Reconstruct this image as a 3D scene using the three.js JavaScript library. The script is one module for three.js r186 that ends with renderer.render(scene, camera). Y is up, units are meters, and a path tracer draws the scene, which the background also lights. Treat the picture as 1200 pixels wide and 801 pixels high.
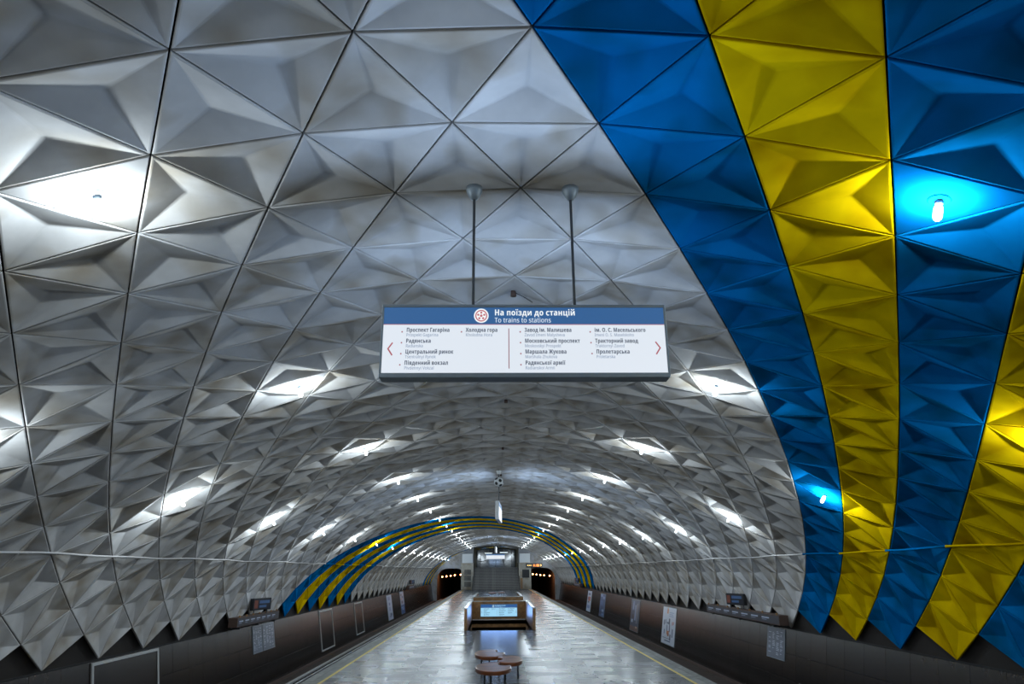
import * as THREE from 'three';
import { mergeGeometries, mergeVertices } from 'three/addons/utils/BufferGeometryUtils.js';
import { RoundedBoxGeometry } from 'three/addons/geometries/RoundedBoxGeometry.js';
import { RectAreaLightUniformsLib } from 'three/addons/lights/RectAreaLightUniformsLib.js';

// ---------------------------------------------------------------- camera, exposure
const scene = new THREE.Scene();
scene.background = new THREE.Color(0x000000);
const camera = new THREE.PerspectiveCamera(52.66, 1200 / 801, 0.1, 400);
camera.position.set(-0.2553, 2.62, 0);
camera.rotation.order = 'YXZ';
camera.rotation.set(0.3185, -0.0269, -0.0085);
const renderer = new THREE.WebGLRenderer({ antialias: true });
renderer.toneMapping = THREE.LinearToneMapping;
renderer.toneMappingExposure = 1.0;
renderer.shadowMap.enabled = true;
RectAreaLightUniformsLib.init();
const LAMP_POWER = 6.2;           // candela-like strength of one vault lamp
const LAMP_COLOR = [0.76, 0.90, 1.0];
const SIGN_LIGHT = 20;
const SIGN_COLOR = [0.45, 0.66, 1.0];

// ---------------------------------------------------------------- helpers
let seed = 7;
const rnd = () => { seed = (seed * 1664525 + 1013904223) >>> 0; return seed / 4294967296; };
const used = new Map();
function numbered(n) { const k = used.get(n) || 0; used.set(n, k + 1); return k ? n + '_' + String(k).padStart(3, '0') : n; }
function shadows(o) { o.traverse(m => { if (m.isMesh) { m.castShadow = true; m.receiveShadow = true; } }); return o; }
function tag(o, label, category, group) { o.userData.label = label; o.userData.category = category; if (group) o.userData.group = group; return o; }
function thing(name, label, category, group, pos = [0, 0, 0]) {
  const o = new THREE.Group(); o.name = numbered(name); o.position.set(...pos); tag(o, label, category, group); scene.add(o); return o;
}
function structure(name, label, category) {
  const o = new THREE.Group(); o.name = name; o.userData = { kind: 'structure', label, category }; scene.add(o); return o;
}
function part(name, geo, mat, parent, pos) {
  const m = new THREE.Mesh(Array.isArray(geo) ? join(geo) : geo, mat); m.name = name; if (pos) m.position.set(...pos);
  m.castShadow = m.receiveShadow = true; parent.add(m); return m;
}
function join(list) { return mergeGeometries(list.map(g => { const q = g.index ? g.toNonIndexed() : g; for (const k of Object.keys(q.attributes)) if (!['position', 'normal', 'uv'].includes(k)) q.deleteAttribute(k); return q; })); }
function box(w, h, d, x = 0, y = 0, z = 0) { const g = new THREE.BoxGeometry(w, h, d); meterUV(g); return g.translate(x, y, z); }
function rbox(w, h, d, r, x = 0, y = 0, z = 0) { const g = new RoundedBoxGeometry(w, h, d, 2, r); meterUV(g); return g.translate(x, y, z); }
function span(x0, x1, y0, y1, z0, z1) { return box(Math.abs(x1 - x0), Math.abs(y1 - y0), Math.abs(z1 - z0), (x0 + x1) / 2, (y0 + y1) / 2, (z0 + z1) / 2); }
function meterUV(g) {
  const p = g.attributes.position, n = g.attributes.normal, uv = new Float32Array(p.count * 2);
  for (let i = 0; i < p.count; i++) {
    const ax = Math.abs(n.getX(i)), ay = Math.abs(n.getY(i)), az = Math.abs(n.getZ(i));
    if (ay >= ax && ay >= az) { uv[2 * i] = p.getX(i); uv[2 * i + 1] = p.getZ(i); }
    else if (ax >= az) { uv[2 * i] = p.getZ(i); uv[2 * i + 1] = p.getY(i); }
    else { uv[2 * i] = p.getX(i); uv[2 * i + 1] = p.getY(i); }
  }
  g.setAttribute('uv', new THREE.BufferAttribute(uv, 2)); return g;
}
function cyl(r0, r1, h, x = 0, y = 0, z = 0, n = 20) { return new THREE.CylinderGeometry(r0, r1, h, n).translate(x, y, z); }
function lathe(pts, n = 28) { return new THREE.LatheGeometry(pts.map(p => new THREE.Vector2(...p)), n); }
const lin = (r, g, b) => new THREE.Color().setRGB(r, g, b);

// tileable value noise
function noiseField(size, cells, sd) {
  let s = sd >>> 0; const rr = () => { s = (s * 1664525 + 1013904223) >>> 0; return s / 4294967296; };
  const g = Array.from({ length: cells * cells }, rr), out = new Float32Array(size * size);
  for (let y = 0; y < size; y++) for (let x = 0; x < size; x++) {
    const fx = x / size * cells, fy = y / size * cells, x0 = Math.floor(fx), y0 = Math.floor(fy);
    const u = fx - x0, v = fy - y0, a = u * u * (3 - 2 * u), b = v * v * (3 - 2 * v);
    const x1 = (x0 + 1) % cells, y1 = (y0 + 1) % cells;
    out[y * size + x] = (g[y0 * cells + x0] * (1 - a) + g[y0 * cells + x1] * a) * (1 - b) + (g[y1 * cells + x0] * (1 - a) + g[y1 * cells + x1] * a) * b;
  }
  return out;
}
function fractal(size, cells, octaves, sd) {
  const o = new Float32Array(size * size); let amp = 1, tot = 0;
  for (let k = 0; k < octaves; k++) { const n = noiseField(size, cells << k, sd + 31 * k); for (let i = 0; i < o.length; i++) o[i] += n[i] * amp; tot += amp; amp *= 0.55; }
  for (let i = 0; i < o.length; i++) o[i] /= tot; return o;
}
function texture(size, fn, srgb, rep) {
  const d = new Uint8Array(size * size * 4);
  for (let y = 0; y < size; y++) for (let x = 0; x < size; x++) {
    const c = fn(x, y, y * size + x), o = (y * size + x) * 4;
    for (let k = 0; k < 3; k++) d[o + k] = Math.max(0, Math.min(255, Math.round(255 * (c.length ? c[k] : c)))); d[o + 3] = 255;
  }
  const t = new THREE.DataTexture(d, size, size); t.wrapS = t.wrapT = THREE.RepeatWrapping; t.magFilter = THREE.LinearFilter; t.minFilter = THREE.LinearMipmapLinearFilter; t.generateMipmaps = true;
  if (srgb) t.colorSpace = THREE.SRGBColorSpace; if (rep) t.repeat.set(rep, rep); t.needsUpdate = true; return t;
}
function canvasTexture(w, h, draw) {
  const c = document.createElement('canvas'); c.width = w; c.height = h; draw(c.getContext('2d'), w, h);
  const t = new THREE.CanvasTexture(c); t.colorSpace = THREE.SRGBColorSpace; t.anisotropy = 8; return t;
}

// ---------------------------------------------------------------- materials
const nA = fractal(256, 4, 5, 11), nB = fractal(256, 8, 4, 97), nC = fractal(256, 32, 3, 5);
const nS = fractal(256, 3, 3, 451);
const paintMap = sd => texture(256, (x, y, i) => {            // mottled, slightly soiled paint
  const q = nA[(i + sd * 7919) % 65536], w = nB[(i + sd * 104729) % 65536];
  const st = Math.max(0, nS[(i + sd * 3571) % 65536] - 0.56) * 1.1;
  const v = 0.93 + (q - 0.5) * 0.18 + (w - 0.5) * 0.07;
  return [v - st * 0.5, v - st * 0.62, v - st * 0.8];
}, true, 0.5);
const paintRough = texture(256, (x, y, i) => 0.82 + (nA[i] - 0.5) * 0.3 + (nC[i] - 0.5) * 0.15, false, 0.7);
const paintBump = texture(256, (x, y, i) => nB[i] * 0.6 + nC[i] * 0.4, false, 0.8);
function paint(r, g, b, rough, sd) {
  return new THREE.MeshPhysicalMaterial({ color: lin(r, g, b), roughness: rough, specularIntensity: 0, map: paintMap(sd), roughnessMap: paintRough, bumpMap: paintBump, bumpScale: 0.0012 });
}
const M = {};
M.white = [paint(0.665, 0.64, 0.615, 0.85, 1), paint(0.615, 0.59, 0.565, 0.8, 2), paint(0.70, 0.675, 0.65, 0.88, 3)];
M.blue = [paint(0.001, 0.165, 0.46, 0.75, 4), paint(0.001, 0.14, 0.41, 0.7, 5)];
M.yellow = [paint(0.82, 0.545, 0.002, 0.75, 6), paint(0.76, 0.50, 0.002, 0.7, 7)];
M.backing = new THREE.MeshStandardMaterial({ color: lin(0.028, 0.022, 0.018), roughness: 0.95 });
M.metalDark = new THREE.MeshStandardMaterial({ color: lin(0.09, 0.095, 0.1), roughness: 0.45, metalness: 0.7 });
M.metalGrey = new THREE.MeshStandardMaterial({ color: lin(0.26, 0.30, 0.33), roughness: 0.45, metalness: 0.35 });
M.steel = new THREE.MeshStandardMaterial({ color: lin(0.62, 0.63, 0.64), roughness: 0.42, metalness: 1 });
M.black = new THREE.MeshStandardMaterial({ color: lin(0.012, 0.012, 0.013), roughness: 0.5 });
M.whitePlastic = new THREE.MeshStandardMaterial({ color: lin(0.7, 0.72, 0.72), roughness: 0.5 });
M.cream = new THREE.MeshStandardMaterial({ color: lin(0.52, 0.48, 0.40), roughness: 0.7, map: paintMap(8) });
M.plaster = new THREE.MeshStandardMaterial({ color: lin(0.36, 0.36, 0.37), roughness: 0.85, map: paintMap(9) });
M.bulb = new THREE.MeshStandardMaterial({ color: lin(0.9, 0.92, 0.95), emissive: lin(0.88, 0.96, 1), emissiveIntensity: 6, roughness: 0.4 });
M.orangeBulb = new THREE.MeshStandardMaterial({ color: lin(0.9, 0.5, 0.3), emissive: lin(1, 0.36, 0.12), emissiveIntensity: 22, roughness: 0.4 });
// polished dark marble of the track walls
const mv = fractal(256, 6, 5, 733);
const marbleMap = texture(256, (x, y, i) => { const v = 0.55 + (mv[i] - 0.5) * 0.7 + (nA[i] - 0.5) * 0.3, k = Math.abs(mv[i] - 0.5) < 0.012 ? 0.1 : 0; return [v + k, v * 0.96 + k, v * 0.93 + k]; }, true, 0.4);
const marble = (r, g, b) => new THREE.MeshPhysicalMaterial({ color: lin(r, g, b), map: marbleMap, roughness: 0.24, specularIntensity: 0.45 });
M.slab = [marble(0.060, 0.043, 0.035), marble(0.048, 0.035, 0.029), marble(0.070, 0.048, 0.038)];
M.joint = new THREE.MeshStandardMaterial({ color: lin(0.012, 0.011, 0.01), roughness: 0.9 });
const stoneMap = texture(256, (x, y, i) => { const v = 0.82 + (mv[i] - 0.5) * 0.5 + (nA[i] - 0.5) * 0.3; return [v, v * 0.97, v * 0.92]; }, true, 0.8);
M.brownStone = new THREE.MeshStandardMaterial({ color: lin(0.58, 0.32, 0.12), map: stoneMap, roughness: 0.3 });
M.coping = new THREE.MeshStandardMaterial({ color: lin(0.62, 0.62, 0.6), roughness: 0.25 });
// granite platform: flecks, and slabs too far off to pick apart
const tileTone = Array.from({ length: 400 }, rnd);
const graniteMap = texture(512, (x, y, i) => {
  const tx = Math.floor(x / 51.2), ty = Math.floor(y / 51.2), fx = x / 51.2 - tx, fy = y / 51.2 - ty;
  const jn = fx < 0.02 || fy < 0.02 ? 0.80 : 1, k = (y & 255) * 256 + (x & 255);
  const v = (0.74 + (tileTone[ty * 20 + tx] - 0.5) * 0.16 + (nC[k] - 0.5) * 0.45) * jn; return [v, v * 0.995, v * 0.985];
}, true, 1 / 6);
const graniteRough = texture(512, (x, y, i) => {
  const tx = Math.floor(x / 51.2), ty = Math.floor(y / 51.2), k = (y & 255) * 256 + (x & 255);
  return 0.75 + (tileTone[200 + ty * 10 + tx] - 0.5) * 0.14 + (nA[k] - 0.5) * 0.15;
}, false, 1 / 6);
const graniteBump = texture(256, (x, y, i) => nB[i], false, 1 / 1.7);
const grainBump = texture(512, (x, y, i) => { const fx = x / 51.2 % 1, fy = y / 51.2 % 1, k = (y & 255) * 256 + (x & 255), t = tileTone[Math.floor(y / 51.2) * 20 + Math.floor(x / 51.2)]; return fx < 0.025 || fy < 0.025 ? 0.1 : 0.5 + (t - 0.5) * 0.2 + ((t - 0.5) * fx + (t * 7 % 1 - 0.5) * fy) * 0.5 + (nC[k] - 0.5) * 0.3; }, false, 1 / 6);
M.granite = new THREE.MeshPhysicalMaterial({ color: lin(0.17, 0.185, 0.205), map: graniteMap, roughnessMap: graniteRough, roughness: 0.36, specularIntensity: 0.28, bumpMap: grainBump, bumpScale: 0.001 });
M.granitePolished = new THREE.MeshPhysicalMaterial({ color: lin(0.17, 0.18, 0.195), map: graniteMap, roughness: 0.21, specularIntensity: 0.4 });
M.edge = new THREE.MeshStandardMaterial({ color: lin(0.28, 0.29, 0.27), map: graniteMap, roughness: 0.6 });
M.yellowLine = new THREE.MeshStandardMaterial({ color: lin(0.62, 0.45, 0.03), roughness: 0.5 });
M.trackBed = new THREE.MeshStandardMaterial({ color: lin(0.055, 0.034, 0.024), map: paintMap(12), roughness: 0.9, bumpMap: graniteBump, bumpScale: 0.02 });
M.rail = new THREE.MeshStandardMaterial({ color: lin(0.10, 0.06, 0.045), roughness: 0.7, metalness: 0.3 });
const woodMap = texture(256, (x, y, i) => { const g = nB[(y * 256 + ((x >> 3) & 255)) % 65536]; const v = 0.78 + (g - 0.5) * 0.5; return [v, v * 0.94, v * 0.86]; }, true, 1);
M.wood = new THREE.MeshPhysicalMaterial({ color: lin(0.50, 0.15, 0.032), map: woodMap, roughness: 0.35, clearcoat: 0.7, clearcoatRoughness: 0.18 });
M.stairStone = new THREE.MeshStandardMaterial({ color: lin(0.20, 0.19, 0.17), map: graniteMap, roughness: 0.5 });
M.nosing = new THREE.MeshStandardMaterial({ color: lin(0.36, 0.34, 0.30), roughness: 0.5 });
M.frameGrey = new THREE.MeshStandardMaterial({ color: lin(0.40, 0.39, 0.37), roughness: 0.5 });
M.glassDark = new THREE.MeshStandardMaterial({ color: lin(0.03, 0.05, 0.06), roughness: 0.08 });

// ---------------------------------------------------------------- vault lattice
const S = 3.478, EYE = 2.62, H = 0.2988 * S, Z0 = 1.0811 * S;
const prof = [[0, 1], [0.1725, 0.996], [0.345, 0.983], [0.516, 0.963], [0.686, 0.936], [0.855, 0.902], [1.023, 0.859], [1.187, 0.807], [1.349, 0.747], [1.507, 0.678], [1.662, 0.601], [1.812, 0.518], [1.959, 0.426], [2.099, 0.325], [2.23, 0.214], [2.35, 0.09], [2.455, -0.048], [2.539, -0.198], [2.6, -0.36], [2.641, -0.528]].map(([x, y]) => [x * S, y * S + EYE]);
function P2(j) { const [x, y] = prof[Math.min(19, Math.abs(j))]; return [Math.sign(j) * x, y]; }
function profileAt(f) {           // point on the vault at half-edge f (may be fractional)
  const a = Math.abs(f), k = Math.min(18, Math.floor(a)), t = a - k, s = Math.sign(f) || 1;
  return [s * (prof[k][0] * (1 - t) + prof[k + 1][0] * t), prof[k][1] * (1 - t) + prof[k + 1][1] * t];
}
const ringZ = i => -(Z0 + H * i);
const I0 = -14, I1 = 118;
const GAP = 0.0065, LIP = 0.020, DEPTH = 0.1, SKIRT = 0.06, INR = 0.346;

// geometry of one coffer: up = base on ring i, tip on ring i + 1; centre column j
const panelCache = new Map();
function panelGeometry(j, up, kind) {
  const key = j + (up ? 'u' : 'd') + kind; if (panelCache.has(key)) return panelCache.get(key);
  const zb = up ? 0 : -H, zt = up ? -H : 0;
  const V = [[...P2(j - 1), zb], [...P2(j + 1), zb], [...P2(j), zt]].map(a => new THREE.Vector3(...a));
  const c = V[0].clone().add(V[1]).add(V[2]).multiplyScalar(1 / 3);
  let n = V[1].clone().sub(V[0]).cross(V[2].clone().sub(V[0])).normalize();
  const inward = new THREE.Vector3(-c.x, 0.5 - c.y, 0);
  if (n.dot(inward) < 0) { n.negate(); [V[0], V[1]] = [V[1], V[0]]; }   // n points into the station, V counter-clockwise seen from there
  const ring = (off, depth) => V.map(v => c.clone().add(v.clone().sub(c).multiplyScalar(1 - off / INR)).addScaledVector(n, -depth));
  const outer = ring(GAP, 0.008), outer2 = ring(GAP + 0.008, 0), inner = ring(GAP + LIP, 0), skirt = ring(GAP + 0.004, SKIRT);
  const flat = kind.startsWith('flat'), fine = kind.endsWith('fine');
  const pos = [];
  const quad = (a, b, d, e) => { for (const p of [a, b, d, a, d, e]) pos.push(p.x, p.y, p.z); };
  for (let k = 0; k < 3; k++) {
    const m = (k + 1) % 3;
    if (fine) { quad(skirt[k], skirt[m], outer[m], outer[k]); quad(outer[k], outer[m], outer2[m], outer2[k]); quad(outer2[k], outer2[m], inner[m], inner[k]); }
    else { quad(skirt[k], skirt[m], outer2[m], outer2[k]); quad(outer2[k], outer2[m], inner[m], inner[k]); }
  }
  const hard = new THREE.BufferGeometry(); hard.setAttribute('position', new THREE.Float32BufferAttribute(pos, 3)); hard.computeVertexNormals();
  let soft;
  const D = flat ? 0 : DEPTH, ap = c.clone().addScaledVector(n, -D);
  if (flat) {
    soft = new THREE.BufferGeometry(); soft.setAttribute('position', new THREE.Float32BufferAttribute(inner.flatMap(p => p.toArray()), 3)); soft.computeVertexNormals();
  } else {
    const q = [], nn = [], EPS = 0.08;
    const fn = [0, 1, 2].map(k => inner[(k + 1) % 3].clone().sub(inner[k]).cross(ap.clone().sub(inner[k])).normalize());
    const O = [0, 1, 2].map(k => ap.clone().multiplyScalar(1 - EPS).addScaledVector(inner[k], EPS / 2).addScaledVector(inner[(k + 1) % 3], EPS / 2));
    const put = (p, v) => { q.push(p.x, p.y, p.z); nn.push(v.x, v.y, v.z); };
    for (let k = 0; k < 3; k++) {
      const m = (k + 1) % 3, b = (k + 2) % 3;
      put(inner[k], fn[k]); put(inner[m], fn[k]); put(O[k], fn[k]);
      const av = fn[k].clone().add(fn[b]).normalize();
      put(inner[k], av); put(O[k], fn[k]); put(O[b], fn[b]);
      put(O[k], fn[k]);
    }
    // the last vertex of every round closes the small facet at the bottom of the recess
    const tri = [], nr = []; for (let k = 0; k < 3; k++) { const o = k * 21; tri.push(...q.slice(o, o + 18)); nr.push(...nn.slice(o, o + 18)); }
    for (let k = 0; k < 3; k++) { tri.push(...q.slice(k * 21 + 18, k * 21 + 21)); nr.push(...nn.slice(k * 21 + 18, k * 21 + 21)); }
    soft = new THREE.BufferGeometry(); soft.setAttribute('position', new THREE.Float32BufferAttribute(tri, 3)); soft.setAttribute('normal', new THREE.Float32BufferAttribute(nr, 3));
  }
  const g = mergeGeometries([hard, soft]);
  // uv in metres along the panel, position relative to the panel's centre
  const ex = V[1].clone().sub(V[0]).normalize(), ey = n.clone().cross(ex), p = g.attributes.position, uv = new Float32Array(p.count * 2), t = new THREE.Vector3();
  const ou = (j * 0.377 + (up ? 0.13 : 0.61)) % 1, ov = (j * 0.713 + (up ? 0.4 : 0.9)) % 1;
  for (let k = 0; k < p.count; k++) { t.fromBufferAttribute(p, k).sub(c); uv[2 * k] = t.dot(ex) + ou * 2; uv[2 * k + 1] = t.dot(ey) + ov * 2; }
  g.setAttribute('uv', new THREE.BufferAttribute(uv, 2)); g.translate(-c.x, -c.y, -c.z);
  const r = { g, c, n, V }; panelCache.set(key, r); return r;
}
function bandColour(i, j) {       // j - i counted at the panel's centroid; 7 diagonal strips per band
  let c = j - i; c = ((c % 58) + 58) % 58;
  if (c >= 14) return 'white';
  return Math.floor(c / 2) % 2 ? 'yellow' : 'blue';
}
camera.updateMatrixWorld(); camera.updateProjectionMatrix(); camera.matrixWorldInverse.copy(camera.matrixWorld).invert();
const lampSpots = [], panels = [];
for (let i = I0; i < I1; i++) for (const up of [true, false]) for (let j = -18; j <= 18; j++) {
  // up: base vertices j-1, j+1 on ring i; down: base on ring i+1
  const ringBase = up ? i : i + 1; if (((j - 1 - ringBase) % 2) !== 0) continue;
  if (i >= 97 && Math.abs(j) > 7) continue;
  const cent = up ? i + 1 / 3 : i + 2 / 3;
  const m6 = ((i % 6) + 6) % 6;
  const lamp = i < 96 && (up && m6 === 1 && Math.abs(j) === 6) || i < 96 && (!up && m6 === 4 && Math.abs(j) === 12);
  const p = { i, j, up, lamp, colour: bandColour(cent, j + 1e-4 * 0) };
  const { V, c } = panelGeometry(j, up, 'coarse');
  const q = V.map(v => v.clone().add(new THREE.Vector3(0, 0, ringZ(i))).applyMatrix4(camera.matrixWorldInverse));
  p.area = 0;
  if (q.every(v => v.z < -0.3)) {
    const s = q.map(v => { const w = v.clone().applyMatrix4(camera.projectionMatrix); return [(w.x + 1) * 600, (1 - w.y) * 400.5]; });
    if (s.some(([x, y]) => x > -60 && x < 1260 && y > -60 && y < 861))
      p.area = Math.abs((s[1][0] - s[0][0]) * (s[2][1] - s[0][1]) - (s[2][0] - s[0][0]) * (s[1][1] - s[0][1])) / 2;
  }
  panels.push(p);
  if (lamp) lampSpots.push({ i, j, pos: c.clone().add(new THREE.Vector3(0, 0, ringZ(i))), n: panelGeometry(j, up, 'coarse').n });
}
const vault = structure('ceiling', 'barrel vault of recessed triangular panels, white with blue and yellow diagonal bands', 'ceiling');
for (const col of ['white', 'blue', 'yellow']) {
  const list = panels.filter(p => p.colour === col).sort((a, b) => b.area - a.area);
  const rest = [];
  list.forEach((p, k) => {
    const near = k < 300 && p.area > 40;
    const kind = (p.lamp ? 'flat' : 'coffer') + (near ? 'fine' : 'coarse');
    const { g, c } = panelGeometry(p.j, p.up, kind);
    const mats = M[col], mat = mats[Math.floor(rnd() * mats.length)];
    if (near) { const m = part(p.lamp ? 'lamp_panel' : col + '_panel', g, mat, vault, [c.x, c.y, c.z + ringZ(p.i)]); }
    else rest.push([mat, g.clone().translate(c.x, c.y, c.z + ringZ(p.i))]);
  });
  M[col].forEach(mat => {
    const gs = rest.filter(r => r[0] === mat).map(r => r[1]);
    if (gs.length) part(col + '_panels', mergeGeometries(gs), mat, vault).userData.kind = 'stuff';
  });
}
// concrete shell behind the panels
{
  const pts = []; for (let j = -19; j <= 19; j++) pts.push(P2(j));
  const off = d => pts.map(([x, y], k) => { const a = pts[Math.max(0, k - 1)], b = pts[Math.min(38, k + 1)]; const tx = b[0] - a[0], ty = b[1] - a[1], l = Math.hypot(tx, ty); return [x - ty / l * d, y + tx / l * d]; });
  const a = off(0.15), b = off(0.5);
  a[0][1] = a[38][1] = 0.70; b[0][1] = b[38][1] = 0.70;
  const sh = new THREE.Shape(); a.forEach(([x, y], k) => k ? sh.lineTo(x, y) : sh.moveTo(x, y)); b.slice().reverse().forEach(([x, y]) => sh.lineTo(x, y));
  const g = new THREE.ExtrudeGeometry(sh, { depth: ringZ(I0) - ringZ(I1), bevelEnabled: false }); g.translate(0, 0, ringZ(I1));
  part('vault_shell', g, M.backing, vault);
}

// ---------------------------------------------------------------- platform and tracks
const Z_END = -104, Z_NEAR = -Z0 - H * I0 * 1;                  // Z_NEAR is behind the viewer
const zBack = ringZ(I0);
const wells = [{ z0: -34.1, z1: -41.7, up: -1 }, { z0: -57.4, z1: -48.6, up: 1 }];
{
  const fl = structure('floor', 'polished grey granite island platform', 'floor');
  const sh = new THREE.Shape(); sh.moveTo(-4.53, 103); sh.lineTo(4.53, 103); sh.lineTo(4.53, -3); sh.lineTo(-4.53, -3);
  for (const w of wells) { const h = new THREE.Path(), a = Math.min(-w.z0, -w.z1), b = Math.max(-w.z0, -w.z1); h.moveTo(-1.5, a); h.lineTo(-1.5, b); h.lineTo(1.5, b); h.lineTo(1.5, a); sh.holes.push(h); }
  const g = new THREE.ExtrudeGeometry(sh, { depth: 0.25, bevelEnabled: false }); g.rotateX(-Math.PI / 2); g.translate(0, -0.25, 0); meterUV(g);
  part('granite_paving', g, M.granite, fl);
  for (const s of [-1, 1]) {
    part('edge_strip', span(s * 4.61, s * 5.06, -0.25, 0, 3, -103), M.edge, fl);
    part('warning_line', span(s * 4.53, s * 4.61, -0.25, 0.002, 3, -103), M.yellowLine, fl);
    part('platform_side', span(s * 4.85, s * 4.95, -1.45, -0.25, 3, -103), M.joint, fl);
  }
  // inlaid light slabs in the walking axis, in front of the first stairwell
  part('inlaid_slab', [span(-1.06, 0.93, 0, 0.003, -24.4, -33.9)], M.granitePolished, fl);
}
function trackSide(s, side) {
  const bed = structure('track_bed_' + side, 'brown dusty concrete track bed on the ' + side, 'track bed');
  part('bed_slab', span(s * 4.85, s * 9.1, -1.75, -1.45, 12, -165), M.trackBed, bed);
  const sleepers = []; for (let k = 0; k < 150; k++) sleepers.push(span(s * 5.35, s * 7.85, -1.45, -1.36, -12 - k * 0.6, -12.24 - k * 0.6));
  const sl = part('sleepers', sleepers, M.trackBed, bed); sl.userData.kind = 'stuff';
  for (const x of [5.84, 7.36]) {
    const t = thing('steel_rail', (x < 6 ? 'inner' : 'outer') + ' steel running rail of the ' + side + ' track', 'rail', null, [s * x, -1.36, 0]);
    part('rail_web', [span(-0.075, 0.075, 0, 0.02, 10, -160), span(-0.012, 0.012, 0.02, 0.14, 10, -160)], M.rail, t);
    part('rail_head', rbox(0.075, 0.05, 170, 0.012, 0, 0.16, -75), M.steel, t);
  }
}
trackSide(-1, 'left'); trackSide(1, 'right');
{
  const t = thing('contact_rail', 'pale covered contact rail along the left track', 'rail', null, [-7.56, -1.45, 0]);
  part('cover', rbox(0.12, 0.08, 112, 0.015, 0, 0.29, -46), M.frameGrey, t);
  for (let k = 0; k < 22; k++) part('support', span(-0.03, 0.03, 0, 0.26, -k * 4.5 + 3, -k * 4.5 + 2.92), M.rail, t);
}

// track walls: leaning marble slabs
function trackWall(s, side) {
  const w = structure('wall_' + side, 'polished dark brown marble track wall on the ' + side + ', below the panel teeth', 'wall');
  w.position.set(s * 8.85, -1.45, 0); w.rotation.z = -s * Math.atan2(0.36, 2.2);
  const Hh = 2.23, rows = 3, rh = Hh / rows, wd = 1.039;
  part('wall_backing', span(s * 0.03, s * 0.5, -0.4, Hh, 12, -106), M.joint, w);
  const shared = new RoundedBoxGeometry(0.03, rh - 0.008, wd - 0.008, 1, 0.003); meterUV(shared);
  const rest = [[], [], []];
  for (let k = 0; k < 112; k++) for (let r = 0; r < rows; r++) {
    const z = 8 - (k + 0.5) * wd, y = rh * (r + 0.5), v = Math.floor(rnd() * 3), pr = (rnd() - 0.5) * 0.003;
    if (z < -13 && z > -62) part('marble_slab', shared, M.slab[v], w, [s * (0.015 + pr), y, z]);
    else rest[v].push(shared.clone().translate(s * 0.015, y, z));
  }
  rest.forEach((gs, v) => { if (gs.length) part('marble_slabs', mergeGeometries(gs), M.slab[v], w).userData.kind = 'stuff'; });
  // ledge closing the gap up to the vault shell
  part('ledge', span(s * -0.01, s * 0.4, Hh, Hh + 0.03, 12, -106), M.joint, w);
  part('curb', span(s * -0.22, s * 0.0, -0.3, 0.03, 12, -106), M.rail, w);
  return w;
}
trackWall(-1, 'left'); trackWall(1, 'right');
// a point on the leaning wall face: y height, returns x
const wallX = y => 8.85 + (y + 1.45) * 0.36 / 2.2;
const WALL_TILT = Math.atan2(0.36, 2.2);

// ---------------------------------------------------------------- end wall, tunnels, far stairs and hall
{
  const mk = (s, side) => {
    const w = structure('wall_end_' + side, 'plain end wall with a ' + side + ' tunnel portal', 'wall');
    const sh = new THREE.Shape(); sh.moveTo(s * 3.25, -1.6); sh.lineTo(s * 3.25, profileAt(3.3)[1] + 0.1);
    let f0 = 0; for (let f = 0; f < 19; f += 0.05) if (profileAt(f)[0] >= 3.25) { f0 = f; break; }
    for (let f = f0; f <= 18; f += 0.5) { const [x, y] = profileAt(f); sh.lineTo(s * x, y + 0.06); }
    sh.lineTo(s * 9.3, 0.8); sh.lineTo(s * 9.3, -1.6);
    const h = new THREE.Path(); h.moveTo(s * 4.6, -1.55); h.lineTo(s * 4.6, 1.9); h.quadraticCurveTo(s * 4.7, 2.8, s * 5.7, 2.88); h.lineTo(s * 7.0, 2.88); h.quadraticCurveTo(s * 8.3, 2.75, s * 8.4, 1.4); h.lineTo(s * 8.4, -1.55); sh.holes.push(h);
    const g = new THREE.ExtrudeGeometry(sh, { depth: 0.5, bevelEnabled: false }); meterUV(g); g.translate(0, 0, Z_END - 0.5);
    part('end_wall', g, M.plaster, w);
    const t = structure('tunnel_' + side, 'dark track tunnel beyond the ' + side + ' portal', 'tunnel');
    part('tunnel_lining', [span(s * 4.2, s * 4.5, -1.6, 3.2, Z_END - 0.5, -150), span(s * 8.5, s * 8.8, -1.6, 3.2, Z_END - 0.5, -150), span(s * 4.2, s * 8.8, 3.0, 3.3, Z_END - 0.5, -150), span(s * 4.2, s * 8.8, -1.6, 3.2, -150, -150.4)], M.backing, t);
  };
  mk(-1, 'left'); mk(1, 'right');
}
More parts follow.
